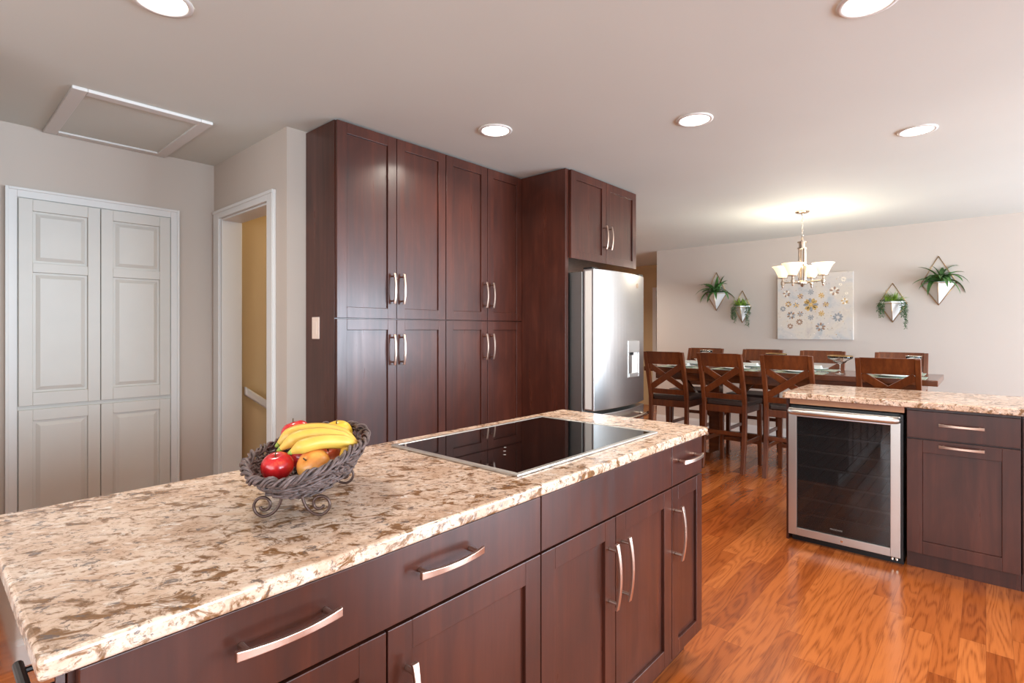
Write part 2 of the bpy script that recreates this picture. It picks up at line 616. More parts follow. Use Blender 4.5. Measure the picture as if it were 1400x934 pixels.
# ------------------------------------------------------------------ white built-in closet
R90 = PI / 2
clo = thing('linen_closet', 'white built-in closet with two tall panelled doors above two short ones', 'closet', (XL + .001, 0.33, 0), R90)
# local: x = along wall (+Y world), -y = into room
g = G()
W = 0.825
H = 2.075
g.box(0, .048, -.018, .0, 0, H); g.box(W - .048, W, -.018, .0, 0, H); g.box(.048, W - .048, -.018, 0, H - .052, H)
g.box(0, .014, -.026, -.018, 0, H); g.box(W - .014, W, -.026, -.018, 0, H); g.box(.014, W - .014, -.026, -.018, H - .014, H)
g.build('casing', M['trim'], clo, .002)
g = G()
g.box(.048, W - .048, -.006, 0, 0.08, H - .052)
g.build('back_board', M['closet'], clo)


def raised_door(x0, x1, z0, z1, panels, parent):
    g = G()
    y0, y1 = -.024, -.006
    st = .058
    g.box(x0, x0 + st, y0, y1, z0, z1)
    g.box(x1 - st, x1, y0, y1, z0, z1)
    zs = [z0] + [v for p in panels for v in p] + [z1]
    for i in range(0, len(zs), 2):
        g.box(x0 + st, x1 - st, y0, y1, zs[i], zs[i + 1])
    for p0, p1 in panels:
        g.box(x0 + st, x1 - st, -.013, y1, p0, p1)
        a, b = .012, .032
        g.hexa([(x0 + st + a, -.013, p0 + a), (x1 - st - a, -.013, p0 + a), (x1 - st - a, -.013, p1 - a), (x0 + st + a, -.013, p1 - a)],
               [(x0 + st + b, -.021, p0 + b), (x1 - st - b, -.021, p0 + b), (x1 - st - b, -.021, p1 - b), (x0 + st + b, -.021, p1 - b)])
    return g.build('door', M['closet'], parent, .002)


raised_door(.053, .410, .884, 2.018, ((.955, 1.618), (1.670, 1.955)), clo)
raised_door(.414, .772, .884, 2.018, ((.955, 1.618), (1.670, 1.955)), clo)
raised_door(.053, .410, .10, .862, ((.17, .80),), clo)
raised_door(.414, .772, .10, .862, ((.17, .80),), clo)

# attic hatch in the ceiling
ha = thing('attic_hatch', 'rectangular white-framed attic hatch in the ceiling above the closet', 'hatch', (-3.525, .782, CEIL))
g = G()
hx, hy, w = .41, .297, .058
g.box(-hx, hx, -hy, -hy + w, -.016, 0); g.box(-hx, hx, hy - w, hy, -.016, 0)
g.box(-hx, -hx + w, -hy + w, hy - w, -.016, 0); g.box(hx - w, hx, -hy + w, hy - w, -.016, 0)
g.build('frame', M['trim'], ha, .003)
bx(-hx + w, hx - w, -hy + w, hy - w, -.006, 0).build('panel', M['ceiling'], ha)

# stair handrail
hr = thing('stair_handrail', 'white handrail sloping down the stairwell wall behind the doorway', 'handrail', (-3.835, 1.53, .88))
sl = -.75
g = G()
L_ = .95
g.hexa([(-.022, 0, -.03), (.022, 0, -.03), (.022, 0, .03), (-.022, 0, .03)], [(-.022, L_, L_ * sl - .03), (.022, L_, L_ * sl - .03), (.022, L_, L_ * sl + .03), (-.022, L_, L_ * sl + .03)])
g.build('rail', M['trim'], hr, .01)
for d in (.22, .75):
    g = G()
    g.tube([(-.065, d, d * sl - .06), (-.02, d, d * sl - .06), (0, d, d * sl - .03)], .007, 8)
    g.build('bracket', M['trim'], hr, smooth=True)


# ------------------------------------------------------------------ cabinet parts
def pull(parent, x, z, length, horizontal=True, y=0.0, mat=None, bow=.012, proj=.026, label=None):
    """bow pull on a front whose face lies at local y; bulges to -y"""
    g = G()
    n = 14
    loops = []
    for i in range(n + 1):
        t = -1 + 2 * i / n
        s = t * length / 2
        yy = y - proj - bow * (1 - t * t)
        hw = .0075 - .0018 * (1 - t * t)
        th = .004
        if horizontal:
            loops.append([(x + s, yy - th, z - hw), (x + s, yy + th, z - hw), (x + s, yy + th, z + hw), (x + s, yy - th, z + hw)])
        else:
            loops.append([(x - hw, yy - th, z + s), (x + hw, yy - th, z + s), (x + hw, yy + th, z + s), (x - hw, yy + th, z + s)])
    g.loft(loops)
    for sg in (-1, 1):
        s = sg * length * .40
        e = (y, y - proj - bow * .36)
        if horizontal:
            g.tube([(x + s, e[0], z), (x + s, e[1], z)], .0052, 10)
        else:
            g.tube([(x, e[0], z + s), (x, e[1], z + s)], .0052, 10)
    return g.build('handle', mat or M['nickel'], parent, .0012)


def shaker(parent, x0, x1, z0, z1, name='door', rail=.058, y=0.0, th=.02, mat=None):
    g = G()
    y1 = y + th
    g.box(x0, x0 + rail, y, y1, z0, z1)
    g.box(x1 - rail, x1, y, y1, z0, z1)
    g.box(x0 + rail, x1 - rail, y, y1, z0, z0 + rail)
    g.box(x0 + rail, x1 - rail, y, y1, z1 - rail, z1)
    g.box(x0 + rail, x1 - rail, y + .010, y1 - .002, z0 + rail, z1 - rail)
    return g.build(name, mat or M['cab'], parent, .0014)


def slab_front(parent, x0, x1, z0, z1, name='drawer', y=0.0, th=.02):
    return bx(x0, x1, y, y + th, z0, z1).build(name, M['cab'], parent, .0016)


def carcass(parent, w, depth, z0, z1, toe=.075, toe_h=.105, name='body'):
    g = G()
    g.box(0, w, .022, depth, max(z0, toe_h), z1)
    o = g.build(name, M['cab'], parent, .001)
    if toe_h > z0:
        bx(0, w, toe, depth - .01, 0, toe_h).build('toe_kick', M['cab'], parent)
    return o


# ------------------------------------------------------------------ island
IX = -.845                     # plane of the island's door fronts
IY0, IY1 = .130, 2.090
u1 = thing('base_cabinet', 'dark cherry island cabinet with one wide two-handled drawer, nearest the camera', 'cabinet', (IX, IY0, 0), R90)
w1 = .932
carcass(u1, w1, .655, 0, .884)
d = slab_front(u1, .008, w1 - .002, .736, .877)
pull(d, .27, .822, .172); pull(d, .612, .822, .172)
sm = .466
d = shaker(u1, .008, sm - .002, .112, .730)
pull(d, sm - .045, .565, .192, False)
d = shaker(u1, sm + .002, w1 - .002, .112, .730)
pull(d, sm + .045, .565, .192, False)
# glossy end panel and its bar
bx(-.012, -.001, .022, .655, 0.0, .884).build('end_panel', M['cab_gloss'], u1, .001)
g = G()
g.tube([(-.036, .005, .852), (-.036, .122, .852)], .0062, 12)
for s in (.035, .100):
    g.tube([(-.036, s, .852), (-.012, s, .852)], .004, 8)
tag(g.build('bar_pull', M['black_metal'], u1, smooth=False), 'dark round metal bar on the end panel')

u2 = thing('base_cabinet', 'dark cherry island cabinet with a handleless front below the cooktop', 'cabinet', (IX, IY0 + w1, 0), R90)
w2 = .755
carcass(u2, w2, .655, 0, .884)
slab_front(u2, .002, w2 - .002, .736, .877, 'false_front')
sm = .366
d = shaker(u2, .002, sm - .002, .112, .730)
pull(d, sm - .037, .565, .196, False)
d = shaker(u2, sm + .002, w2 - .002, .112, .730)
pull(d, sm + .037, .565, .196, False)

u3 = thing('base_cabinet', 'narrow dark cherry island cabinet at the far end with one drawer over one door', 'cabinet', (IX, IY0 + w1 + w2, 0), R90)
w3 = IY1 - IY0 - w1 - w2
carcass(u3, w3, .655, 0, .884)
d = slab_front(u3, .002, w3 - .002, .736, .877)
pull(d, w3 / 2 - .005, .818, .172)
d = shaker(u3, .002, w3 - .002, .112, .730, rail=.052)
pull(d, .030, .565, .196, False)

top = G()
top.box(-1.54, -.825, .097, 2.102, .886, .915)
tag(top.build('island_countertop', M['granite'], None, .006, seg=3), 'long cream granite countertop with brown flecks on the island', 'countertop')

# cooktop
ck = thing('cooktop', 'black glass cooktop with thin steel frame set in the island counter', 'cooktop', (-1.19, 1.448, .915))
g = G()
cx, cy, w = .277, .398, .017
g.box(-cx, cx, -cy, -cy + w, 0, .007); g.box(-cx, cx, cy - w, cy, 0, .007)
g.box(-cx, -cx + w, -cy + w, cy - w, 0, .007); g.box(cx - w, cx, -cy + w, cy - w, 0, .007)
g.build('frame', M['steel'], ck, .002)
bx(-cx + w, cx - w, -cy + w, cy - w, 0, .0055).build('glass_top', M['black_glass'], ck)
for x, y in ((.028, -.174), (.062, -.214), (.095, -.25)):
    g = G(); g.lathe([(.0045, 0), (.0045, .0003)], (x, y, .0055), 12)
    g.build('control_mark', M['mark'], ck)

# ------------------------------------------------------------------ tall pantry cabinets
PX = -2.548
PTOP = 2.412


def pantry(name, label, y0, w, seam, depth=.327):
    p = thing(name, label, 'cabinet', (PX, y0, 0), R90)
    carcass(p, w, depth, 0, PTOP)
    for x0, x1, hx_ in ((.004, seam - .002, seam - .033), (seam + .002, w - .002, seam + .033)):
        d_ = shaker(p, x0, x1, 1.365, PTOP - .004)
        pull(d_, hx_, 1.537, .176, False)
        d_ = shaker(p, x0, x1, .112, 1.359)
        pull(d_, hx_, 1.187, .176, False)
    return p


p1 = pantry('pantry_cabinet', 'left tall cherry pantry cabinet with light switch on its side', 1.48, .759, .383)
p2 = pantry('pantry_cabinet', 'right tall cherry pantry cabinet beside the refrigerator panel', 2.239, .737, .377)

sw = thing('light_switch', 'almond light switch plate on the side of the tall pantry cabinet', 'light switch', (-2.758, 1.48, 1.311))
bx(-.038, .038, -.006, 0, -.06, .06).build('plate', M['plate_plastic'], sw, .002)
bx(-.017, .017, -.009, -.006, -.034, .034).build('rocker', M['plate_plastic'], sw, .001)

# refrigerator surround
pn = bx(-2.875, -2.157, 2.978, 3.012, 0, PTOP).build('refrigerator_side_panel', M['cab'], None, .001)
tag(pn, 'tall dark cherry panel between pantry cabinets and refrigerator', 'panel')
fc = thing('over_refrigerator_cabinet', 'two-door cherry cabinet high above the refrigerator', 'cabinet', (-2.135, 3.014, 0), R90)
fw = .915
bx(0, fw, .022, .738, 1.803, PTOP).build('body', M['cab'], fc, .001)
for x0, x1, hx_ in ((.003, fw / 2 - .002, fw / 2 - .035), (fw / 2 + .002, fw - .002, fw / 2 + .035)):
    d = shaker(fc, x0, x1, 1.797, PTOP - .004)
    pull(d, hx_, 1.99, .176, False)

# refrigerator
rf = thing('refrigerator', 'stainless refrigerator with water dispenser and bottom freezer drawer', 'refrigerator', (0, 0, 0))
FY0, FY1 = 3.03, 3.78
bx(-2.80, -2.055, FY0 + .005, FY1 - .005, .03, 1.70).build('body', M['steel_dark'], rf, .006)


def arc_x(y):
    t = (y - FY0) / (FY1 - FY0)
    return -1.960 - .030 * t + .045 * 4 * t * (1 - t)


def curved_door(z0, z1, ya, yb, xback, off=0.0):
    n = 18
    poly = [(arc_x(ya + (yb - ya) * i / n) + off, ya + (yb - ya) * i / n) for i in range(n + 1)]
    poly += [(xback, yb), (xback, ya)]
    g = G()
    g.prism(poly, z0, z1)
    return g


dr = curved_door(.755, 1.712, FY0, FY1, -2.045).build('door', M['fridge'], rf, .004)
bx(-2.030, -1.978, FY0 - .0015, FY0 + .001, .765, 1.70).build('edge_reflection_strip', M['white_plastic'], dr)  # white inset paints in the bright reflection on the door's side recess
# dispenser
dp0, dp1, dz0, dz1 = 3.43, 3.60, .955, 1.222
xd = arc_x(3.515)
g = G()
g.box(xd - .012, xd + .010, dp0, dp1, dz1 - .085, dz1)
g.box(xd - .012, xd + .010, dp0, dp0 + .016, dz0, dz1 - .085)
g.box(xd - .012, xd + .010, dp1 - .016, dp1, dz0, dz1 - .085)
g.box(xd - .012, xd + .010, dp0 + .016, dp1 - .016, dz0, dz0 + .03)
ds = g.build('dispenser', M['steel'], dr, .002)
bx(xd - .012, xd + .0015, dp0 + .016, dp1 - .016, dz0 + .03, dz1 - .085).build('niche', M['white_plastic'], ds)
g = G(); g.box(xd, xd + .012, dp0 + .04, dp0 + .075, dz1 - .105, dz1 - .085)
g.build('spout', M['black'], ds)
g = G(); g.lathe([(.018, 0), (.018, .002)], (0, 0, 0), 20)
lg = g.build('badge', M['chrome'], dr)
lg.location = (arc_x(3.60) + .001, 3.60, 1.63); lg.rotation_euler = (0, PI / 2, 0)
fz = curved_door(.06, .730, FY0, FY1, -2.045).build('freezer_drawer', M['fridge'], rf, .004)
g = G()
g.tube([(arc_x(3.1 + .6 * i / 10) + .055, 3.1 + .6 * i / 10, .675) for i in range(11)], .013, 12)
for yy in (3.14, 3.66):
    g.tube([(arc_x(yy) - .001, yy, .675), (arc_x(yy) + .055, yy, .675)], .009, 8)
g.build('handle', M['chrome'], fz, smooth=True)
for ya, yb in ((FY1 - .09, FY1 - .02), (FY0 + .02, FY0 + .09)):
    bx(-2.06, -1.985, ya, yb, 1.712, 1.727).build('hinge_cover', M['black'], rf, .003)

# ------------------------------------------------------------------ peninsula
tp = bx(-.945, 1.55, 3.588, 4.262, .879, .915).build('peninsula_countertop', M['granite'], None, .006, seg=3)
tag(tp, 'cream granite countertop on the peninsula over the wine cooler', 'countertop')
ep = bx(-.931, -.917, 3.625, 4.22, 0, .878).build('peninsula_end_panel', M['cab'], None, .001)
tag(ep, 'thin dark cherry panel at the open end of the peninsula', 'panel')
rl = bx(-.908, -.335, 3.612, 3.632, .845, .877).build('filler_rail', M['pale_wood'], None, .001)
tag(rl, 'light brown wooden rail between the wine cooler and the countertop', 'rail')

wc = thing('wine_cooler', 'stainless framed glass-door wine cooler under the peninsula counter', 'wine cooler', (-.9135, 3.60, 0))
cw, ch = .575, .835
g = G()
g.box(0, .02, .045, .56, .03, ch); g.box(cw - .02, cw, .045, .56, .03, ch)
g.box(.02, cw - .02, .045, .56, .03, .05); g.box(.02, cw - .02, .045, .56, ch - .02, ch)
g.box(.02, cw - .02, .54, .56, .05, ch - .02)
g.build('body', M['black'], wc, .002)
bx(.01, cw - .002, .05, .5, 0.0, .03).build('toe_grille', M['black'], wc)
bx(0, cw, .030, .044, .034, ch - .004).build('door_gasket', M['black'], wc, .001) if False else None
bx(cw - .012, cw, .004, .044, .03, ch).build('hinge_side', M['black'], wc, .001)
g = G()
fwid = .046
zb, zt = .045, .822
x0, x1 = .0, cw - .012
g.box(x0, x0 + fwid, 0, .040, zb, zt); g.box(x1 - fwid, x1, 0, .040, zb, zt)
g.box(x0 + fwid, x1 - fwid, 0, .040, zb, zb + fwid); g.box(x0 + fwid, x1 - fwid, 0, .040, zt - .05, zt)
df = g.build('door_frame', M['steel'], wc, .002)
bx(x0 + fwid, x1 - fwid, .010, .016, zb + fwid, zt - .05).build('glass_pane', M['cooler_glass'], df)
g = G()
g.tube([(x0 + .012, .004, zt - .020), (x0 + .018, -.014, zt - .020), (x0 + .04, -.024, zt - .020), (x1 - .04, -.024, zt - .020), (x1 - .018, -.014, zt - .020), (x1 - .012, .004, zt - .020)], .0185, 14)
g.build('handle', M['steel'], df, smooth=True)
g = G(); g.lathe([(.007, 0), (.007, .003)], (0, 0, 0), 16)
lk = g.build('lock', M['chrome'], df); lk.location = (.285, -.001, zb + .022); lk.rotation_euler = (PI / 2, 0, 0)
for k in range(6):
    z = .16 + k * .098
    g = G()
    g.box(.03, cw - .03, .060, .072, z, z + .012)
    for j in range(9):
        xx = .05 + j * .058
        g.tube([(xx, .07, z + .004), (xx, .52, z + .004)], .0022, 6)
    g.build('shelf', M['steel_dark'], wc)
tx = bpy.data.curves.new('logo', 'FONT')
tx.body = 'FRIGIDAIRE'
tx.size = .0125
tx.align_x = 'CENTER'
tx.extrude = .0003
to = bpy.data.objects.new('logo_lettering', tx)
COL.objects.link(to)
dg = bpy.context.evaluated_depsgraph_get()
me = bpy.data.meshes.new_from_object(to.evaluated_get(dg))
me.materials.clear(); me.materials.append(M['mark'])
COL.objects.unlink(to); bpy.data.objects.remove(to)
lo = bpy.data.objects.new('logo_lettering', me)
COL.objects.link(lo); lo.parent = df
lo.location = (.255, .0095, zb + fwid + .028); lo.rotation_euler = (PI / 2, 0, 0)
g = G()
for xx in (cw - .05, cw - .03):
    g.lathe([(.006, 0), (.006, .012)], (xx, .012, .028), 10)
g.build('levelling_foot', M['chrome'], wc)

pc = thing('base_cabinet', 'dark cherry peninsula cabinet with gold-toned pulls beside the wine cooler', 'cabinet', (-.327, 3.62, 0))
pw = .458
carcass(pc, pw, .58, 0, .878, toe=.045, toe_h=.085)
d = slab_front(pc, .003, pw - .003, .716, .862)
pull(d, .231, .797, .182)
d = shaker(pc, .003, pw - .003, .092, .708, rail=.068)
pull(d, .231, .684, .182)
pc2 = thing('base_cabinet', 'dark cherry peninsula cabinet cut off at the right edge of the photo', 'cabinet', (.133, 3.62, 0))
carcass(pc2, .9, .58, 0, .878, toe=.045, toe_h=.085)
d = slab_front(pc2, .003, .897, .716, .862)
pull(d, .45, .797, .182)
d = shaker(pc2, .003, .448, .092, .708, rail=.068); pull(d, .41, .58, .182, False)
d = shaker(pc2, .452, .897, .092, .708, rail=.068); pull(d, .49, .58, .182, False)

# ------------------------------------------------------------------ recessed lights


def can_light(x, y, label, watts=CAN_W):
    t = thing('recessed_light', label, 'ceiling light', (x, y, CEIL), 0, 'recessed ceiling lights')
    g = G()
    g.lathe([(.094, -.001), (.092, -.006), (.078, -.008), (.074, -.004), (.074, .0)], (0, 0, 0), 40, caps=False)
    g.build('trim_ring', M['trim'], t, smooth=True)
    g = G(); g.lathe([(.074, -.0005), (.074, -.0035)], (0, 0, 0), 40)
    g.build('lens', M['lamp_disc'], t)
    l = bpy.data.lights.new('can_lamp', 'AREA')
    l.shape = 'DISK'; l.size = .14; l.energy = watts; l.color = CAN_COL
    l.spread = math.radians(150)
    o = bpy.data.objects.new('can_lamp', l)
    o.location = (0, 0, -.012)
    COL.objects.link(o); o.parent = t
    return t


can_light(-2.095, .565, 'round recessed light cut by the top left edge of the photo')
can_light(-.300, 2.165, 'round recessed light cut by the top right edge of the photo')
can_light(-2.054, 2.172, 'lit round recessed light in the ceiling in front of the pantry cabinets')
can_light(-1.158, 2.765, 'lit round recessed light above the far end of the cooktop island')
can_light(-.288, 3.740, 'lit round recessed light in the ceiling above the peninsula')

can_light(-4.35, 5.9, 'added unseen recessed light brightening the hall behind the refrigerator', 40)  # added out of view to lift the dark hall

# warm lamp inside the stairwell
sl_ = thing('stairwell_lamp', 'warm round ceiling lamp inside the stairwell', 'ceiling light', (-3.42, 2.7, CEIL))
g = G(); g.lathe([(.13, 0), (.13, -.02), (.10, -.06), (.02, -.075)], (0, 0, 0), 28)
g.build('globe', M['shade'], sl_, smooth=True)
pl = bpy.data.lights.new('stairwell_bulb', 'POINT'); pl.energy = 20; pl.color = (1.0, .80, .52); pl.shadow_soft_size = .08
po = bpy.data.objects.new('stairwell_bulb', pl); po.location = (0, 0, -.16); COL.objects.link(po); po.parent = sl_

# ------------------------------------------------------------------ chandelier
cd = thing('chandelier', 'brushed nickel chandelier with four lit frosted glass shades over the dining table', 'chandelier', (-1.29, 5.56, CEIL))
g = G(); g.lathe([(.062, 0), (.062, -.012), (.05, -.022), (.012, -.028), (.008, -.045)], (0, 0, 0), 28)
g.build('canopy', M['chrome'], cd, smooth=False)
g = G()
z = -.045
k = 0
while z > -.25:
    pts = []
    for i in range(10):
        a = 2 * PI * i / 10
        px, pz = .007 * math.cos(a), .016 * math.sin(a)
        pts.append((px, 0, z - .014 + pz) if k % 2 else (0, px, z - .014 + pz))
    g.tube(pts, .0018, 6, closed=True)
    z -= .0235
    k += 1
g.build('chain', M['chrome'], cd, smooth=True)
g = G()
g.lathe([(.010, -.25), (.014, -.275), (.014, -.285), (.044, -.29), (.044, -.302), (.030, -.304), (.030, -.345), (.044, -.347), (.044, -.358), (.020, -.362)], (0, 0, 0), 20)
for a in range(4):
    an = PI / 4 + a * PI / 2
    g.tube([(.028 * math.cos(an), .028 * math.sin(an), -.355), (.028 * math.cos(an), .028 * math.sin(an), -.66)], .0105, 10)
g.lathe([(.035, -.655), (.042, -.668), (.05, -.672), (.05, -.684), (.02, -.695), (.008, -.715)], (0, 0, 0), 20)
g.build('stem', M['chrome'], cd, smooth=False)
view = math.atan2(-5.56, 1.29)      # direction towards the kitchen
for a in (-25, 65, -115, 155):
    an = view + math.radians(a)
    ca, sa = math.cos(an), math.sin(an)
    R_ = .185
    g = G()
    g.tube([(.03 * ca, .03 * sa, -.676), (.09 * ca, .09 * sa, -.668), (R_ * ca, R_ * sa, -.664)], .0075, 10)
    g.lathe([(.006, -.715), (.010, -.705), (.010, -.69), (.017, -.685), (.017, -.655), (.010, -.65), (.010, -.628), (.045, -.622), (.045, -.616), (.018, -.612)], (R_ * ca, R_ * sa, 0), 18)
    g.build('arm', M['chrome'], cd)
    g = G()
    o_ = [(.030, -.615), (.040, -.600), (.052, -.575), (.062, -.550), (.078, -.522), (.094, -.508)]
    i_ = [(r - .004, zz + .002) for r, zz in o_[::-1]]
    g.lathe(o_ + i_, (R_ * ca, R_ * sa, 0), 28)
    g.build('shade', M['shade'], cd, smooth=True)
    b_ = bpy.data.lights.new('chandelier_bulb', 'POINT'); b_.energy = 6.5; b_.color = (1.0, .90, .77); b_.shadow_soft_size = .03
    bo = bpy.data.objects.new('chandelier_bulb', b_); bo.location = (R_ * ca, R_ * sa, -.50); COL.objects.link(bo); bo.parent = cd

# ------------------------------------------------------------------ wall art
ar = thing('canvas_art', 'square abstract canvas with ochre and slate flower rosettes on the dining wall', 'painting', (-1.502, YD, 1.575))
bx(-.392, .392, -.035, 0, -.385, .385).build('canvas', M['canvas'], ar, .002)
pal = {'paint_ochre': 0, 'paint_slate': 1, 'paint_brown': 2, 'paint_cream': 3}
rnd = random.Random(3)


def petal(g, cx_, cz_, rx, rz, ang):
    n = 8
    vs = []
    for i in range(n):
        a = 2 * PI * i / n
        x, z = rx * math.cos(a), rz * math.sin(a)
        vs.append(g.bm.verts.new((cx_ + x * math.cos(ang) - z * math.sin(ang), -.0358, cz_ + x * math.sin(ang) + z * math.cos(ang))))
    g.face(vs)


g = G()


def flower(cx_, cz_, r, n, cols, ctr=None):
    for i in range(n):
        a = 2 * PI * i / n + rnd.random() * .2
        g.mi = pal[cols[i % len(cols)]]
        petal(g, cx_ + r * .62 * math.cos(a), cz_ + r * .62 * math.sin(a), r * .34, r * .20, a)
    if ctr:
        g.mi = pal[ctr]
        petal(g, cx_, cz_, r * .3, r * .3, 0)


flower(-.03, .02, .085, 12, ['paint_slate', 'paint_ochre', 'paint_ochre'], 'paint_ochre')
for i in range(8):
    a = 2 * PI * i / 8 + PI / 2
    c_ = [['paint_slate'], ['paint_brown', 'paint_ochre'], ['paint_ochre', 'paint_slate'], ['paint_slate', 'paint_brown'], ['paint_slate'], ['paint_ochre'], ['paint_ochre', 'paint_brown'], ['paint_ochre']][i]
    flower(-.03 + .155 * math.cos(a), .02 + .148 * math.sin(a), .036, 7, c_, c_[0])
for cx_, cz_, r, c_ in ((-.27, .035, .038, ['paint_ochre', 'paint_brown']), (-.29, .16, .045, ['paint_brown', 'paint_cream']), (.245, -.13, .055, ['paint_slate']), (.07, -.24, .055, ['paint_brown', 'paint_slate']),
                        (.21, .17, .055, ['paint_brown', 'paint_cream']), (.31, .05, .04, ['paint_ochre', 'paint_cream']), (-.24, -.10, .05, ['paint_slate', 'paint_brown']), (-.15, -.18, .04, ['paint_brown']),
                        (-.25, -.23, .035, ['paint_brown']), (.30, .30, .03, ['paint_cream']), (.27, .24, .02, ['paint_cream']), (.33, .14, .018, ['paint_cream']), (-.33, -.02, .035, ['paint_slate'])):
    flower(cx_, cz_, r, 9, c_)
for i in range(70):
    g.mi = rnd.randrange(4)
    petal(g, rnd.uniform(-.37, .37), rnd.uniform(-.36, .36), rnd.uniform(.003, .008), rnd.uniform(.002, .005), rnd.random() * 3)
g.build('painted_flowers', [M['paint_ochre'], M['paint_slate'], M['paint_brown'], M['paint_cream']], ar)


# ------------------------------------------------------------------ wall planters
def leaf(g, base, direction, length, width, droop, seg=7, curl=0.0):
    """a tapering arched blade"""
    d_ = Vector(direction).normalized()
    side = d_.cross(Vector((0, 0, 1)))
    if side.length < .05:
        side = Vector((1, 0, 0))
    side.normalize()
    p = Vector(base)
    L, Rr, Cn = [], [], []
    step = length / seg
    for i in range(seg + 1):
        t = i / seg
        w_ = width * (1 - t) ** .7 * (0.55 + 0.9 * min(1, t * 3)) * .5
        nrm = side.cross(d_).normalized()
        L.append(g.bm.verts.new(p - side * w_ + nrm * w_ * .35))
        Cn.append(g.bm.verts.new(p))
        Rr.append(g.bm.verts.new(p + side * w_ + nrm * w_ * .35))
        p = p + d_ * step
        d_ = (d_ + Vector((0, 0, -droop * step / length * 1.8))).normalized()
        p.y = min(p.y, -.006)
    for i in range(seg):
        g.face([L[i], Cn[i], Cn[i + 1], L[i + 1]])
        g.face([Cn[i], Rr[i], Rr[i + 1], Cn[i + 1]])


def planter(label, x, ztop, zbot, zwide, half, proj, kind, seed, yaw=0.0):
    r_ = random.Random(seed)
    t = thing('wall_planter', label, 'planter', (x, YD, zwide))
    up, dn = ztop - zwide, zbot - zwide
    g = G()
    ph = half * .92
    a = [(-ph, -.004, 0), (0, -proj, 0), (ph, -.004, 0)]
    rim = .022 if kind == 'trail' else .012
    rt_ = [g.bm.verts.new((p[0], p[1], rim)) for p in a]
    md = [g.bm.verts.new(p) for p in a]
    bt = g.bm.verts.new((0, -.008, dn * .97))
    g.face(rt_)
    for i in range(3):
        j = (i + 1) % 3
        g.face([md[i], md[j], rt_[j], rt_[i]])
        g.face([md[j], md[i], bt])
    g.build('pot', M['ceramic'], t, .003)
    g = G()
    wr = .0032
    A, B_, Cc, D_, F_ = (0, -.004, up), (-half, -.004, 0), (half, -.004, 0), (0, -.010, dn), (0, -proj - .004, 0)
    for p, q in ((A, B_), (A, Cc), (B_, D_), (Cc, D_), (F_, D_), (B_, F_), (F_, Cc)):
        g.tube([p, q], wr, 6)
    g.build('wire_frame', M['gold'], t, smooth=True)
    g = G()
    cy_ = -proj * .45
    if kind == 'fern':
        for i in range(24):
            an = 2 * PI * i / 24 + r_.uniform(-.1, .1)
            el = r_.uniform(.15, 1.15) if i % 3 else r_.uniform(.9, 1.4)
            dv = (math.cos(an) * math.cos(el), math.sin(an) * math.cos(el) * .8 - .15, math.sin(el))
            leaf(g, (r_.uniform(-.03, .03), cy_ + r_.uniform(-.02, .02), .012), dv, r_.uniform(.18, .30), r_.uniform(.045, .065), r_.uniform(.7, 1.6))
        g.build('foliage', M['leaf_dark'], t, smooth=False)
    else:
        for i in range(70):
            an = r_.uniform(0, 2 * PI)
            el = r_.uniform(.45, 1.4)
            dv = (math.cos(an) * math.cos(el), math.sin(an) * math.cos(el) * .7 - .12, math.sin(el))
            leaf(g, (r_.uniform(-.06, .06), cy_ + r_.uniform(-.025, .02), .018), dv, r_.uniform(.08, .15), r_.uniform(.008, .013), r_.uniform(.2, .9), 5)
        g.build('grass_foliage', M['leaf_light'], t)
        g = G()
        for i in range(12):
            sg = -1 if i % 2 else 1
            x0_ = sg * r_.uniform(.5, .95) * half
            ln = r_.uniform(.08, .24) + (.06 if i < 2 else 0)
            pts = [(x0_ * .5, cy_, .02), (x0_ * .9, cy_ - .02, .035), (x0_ * 1.15, cy_ - .03, .0)]
            nseg = int(ln / .014)
            for j in range(1, nseg):
                pts.append((x0_ * 1.15 + r_.uniform(-.004, .004), cy_ - .03 + r_.uniform(-.004, .004), -j * .014))
            g.tube(pts, .0018, 5)
            for p in pts[1:]:
                for q in range(3):
                    aa = r_.uniform(0, 2 * PI)
                    leaf(g, p, (math.cos(aa), math.sin(aa) * .6 - .1, r_.uniform(-.5, .5)), .026, .012, .6, 3)
        g.build('trailing_vine', M['leaf_trail'], t)
    return t


planter('spiky fern in a white diamond planter, leftmost on the dining wall', -2.645, 2.055, 1.555, 1.775, .135, .10, 'fern', 11)
planter('small trailing plant in a white planter just left of the canvas', -2.315, 1.80, 1.392, 1.585, .105, .09, 'trail', 12)
planter('small trailing plant in a white planter just right of the canvas', -.752, 1.805, 1.383, 1.585, .125, .10, 'trail', 13)
planter('large spiky fern in a white diamond planter, rightmost on the dining wall', -.365, 2.06, 1.555, 1.78, .145, .115, 'fern', 15)


# ------------------------------------------------------------------ dining set
def bar(g, p, q, w_, t_, up=(0, 0, 1)):
    """rectangular bar from p to q, w_ across, t_ thick along `up`"""
    p, q = Vector(p), Vector(q)
    d_ = (q - p).normalized()
    u_ = Vector(up)
    s_ = d_.cross(u_).normalized() * w_ / 2
    n_ = s_.cross(d_).normalized() * t_ / 2
    g.loft([[p - s_ - n_, p + s_ - n_, p + s_ + n_, p - s_ + n_], [q - s_ - n_, q + s_ - n_, q + s_ + n_, q - s_ + n_]])


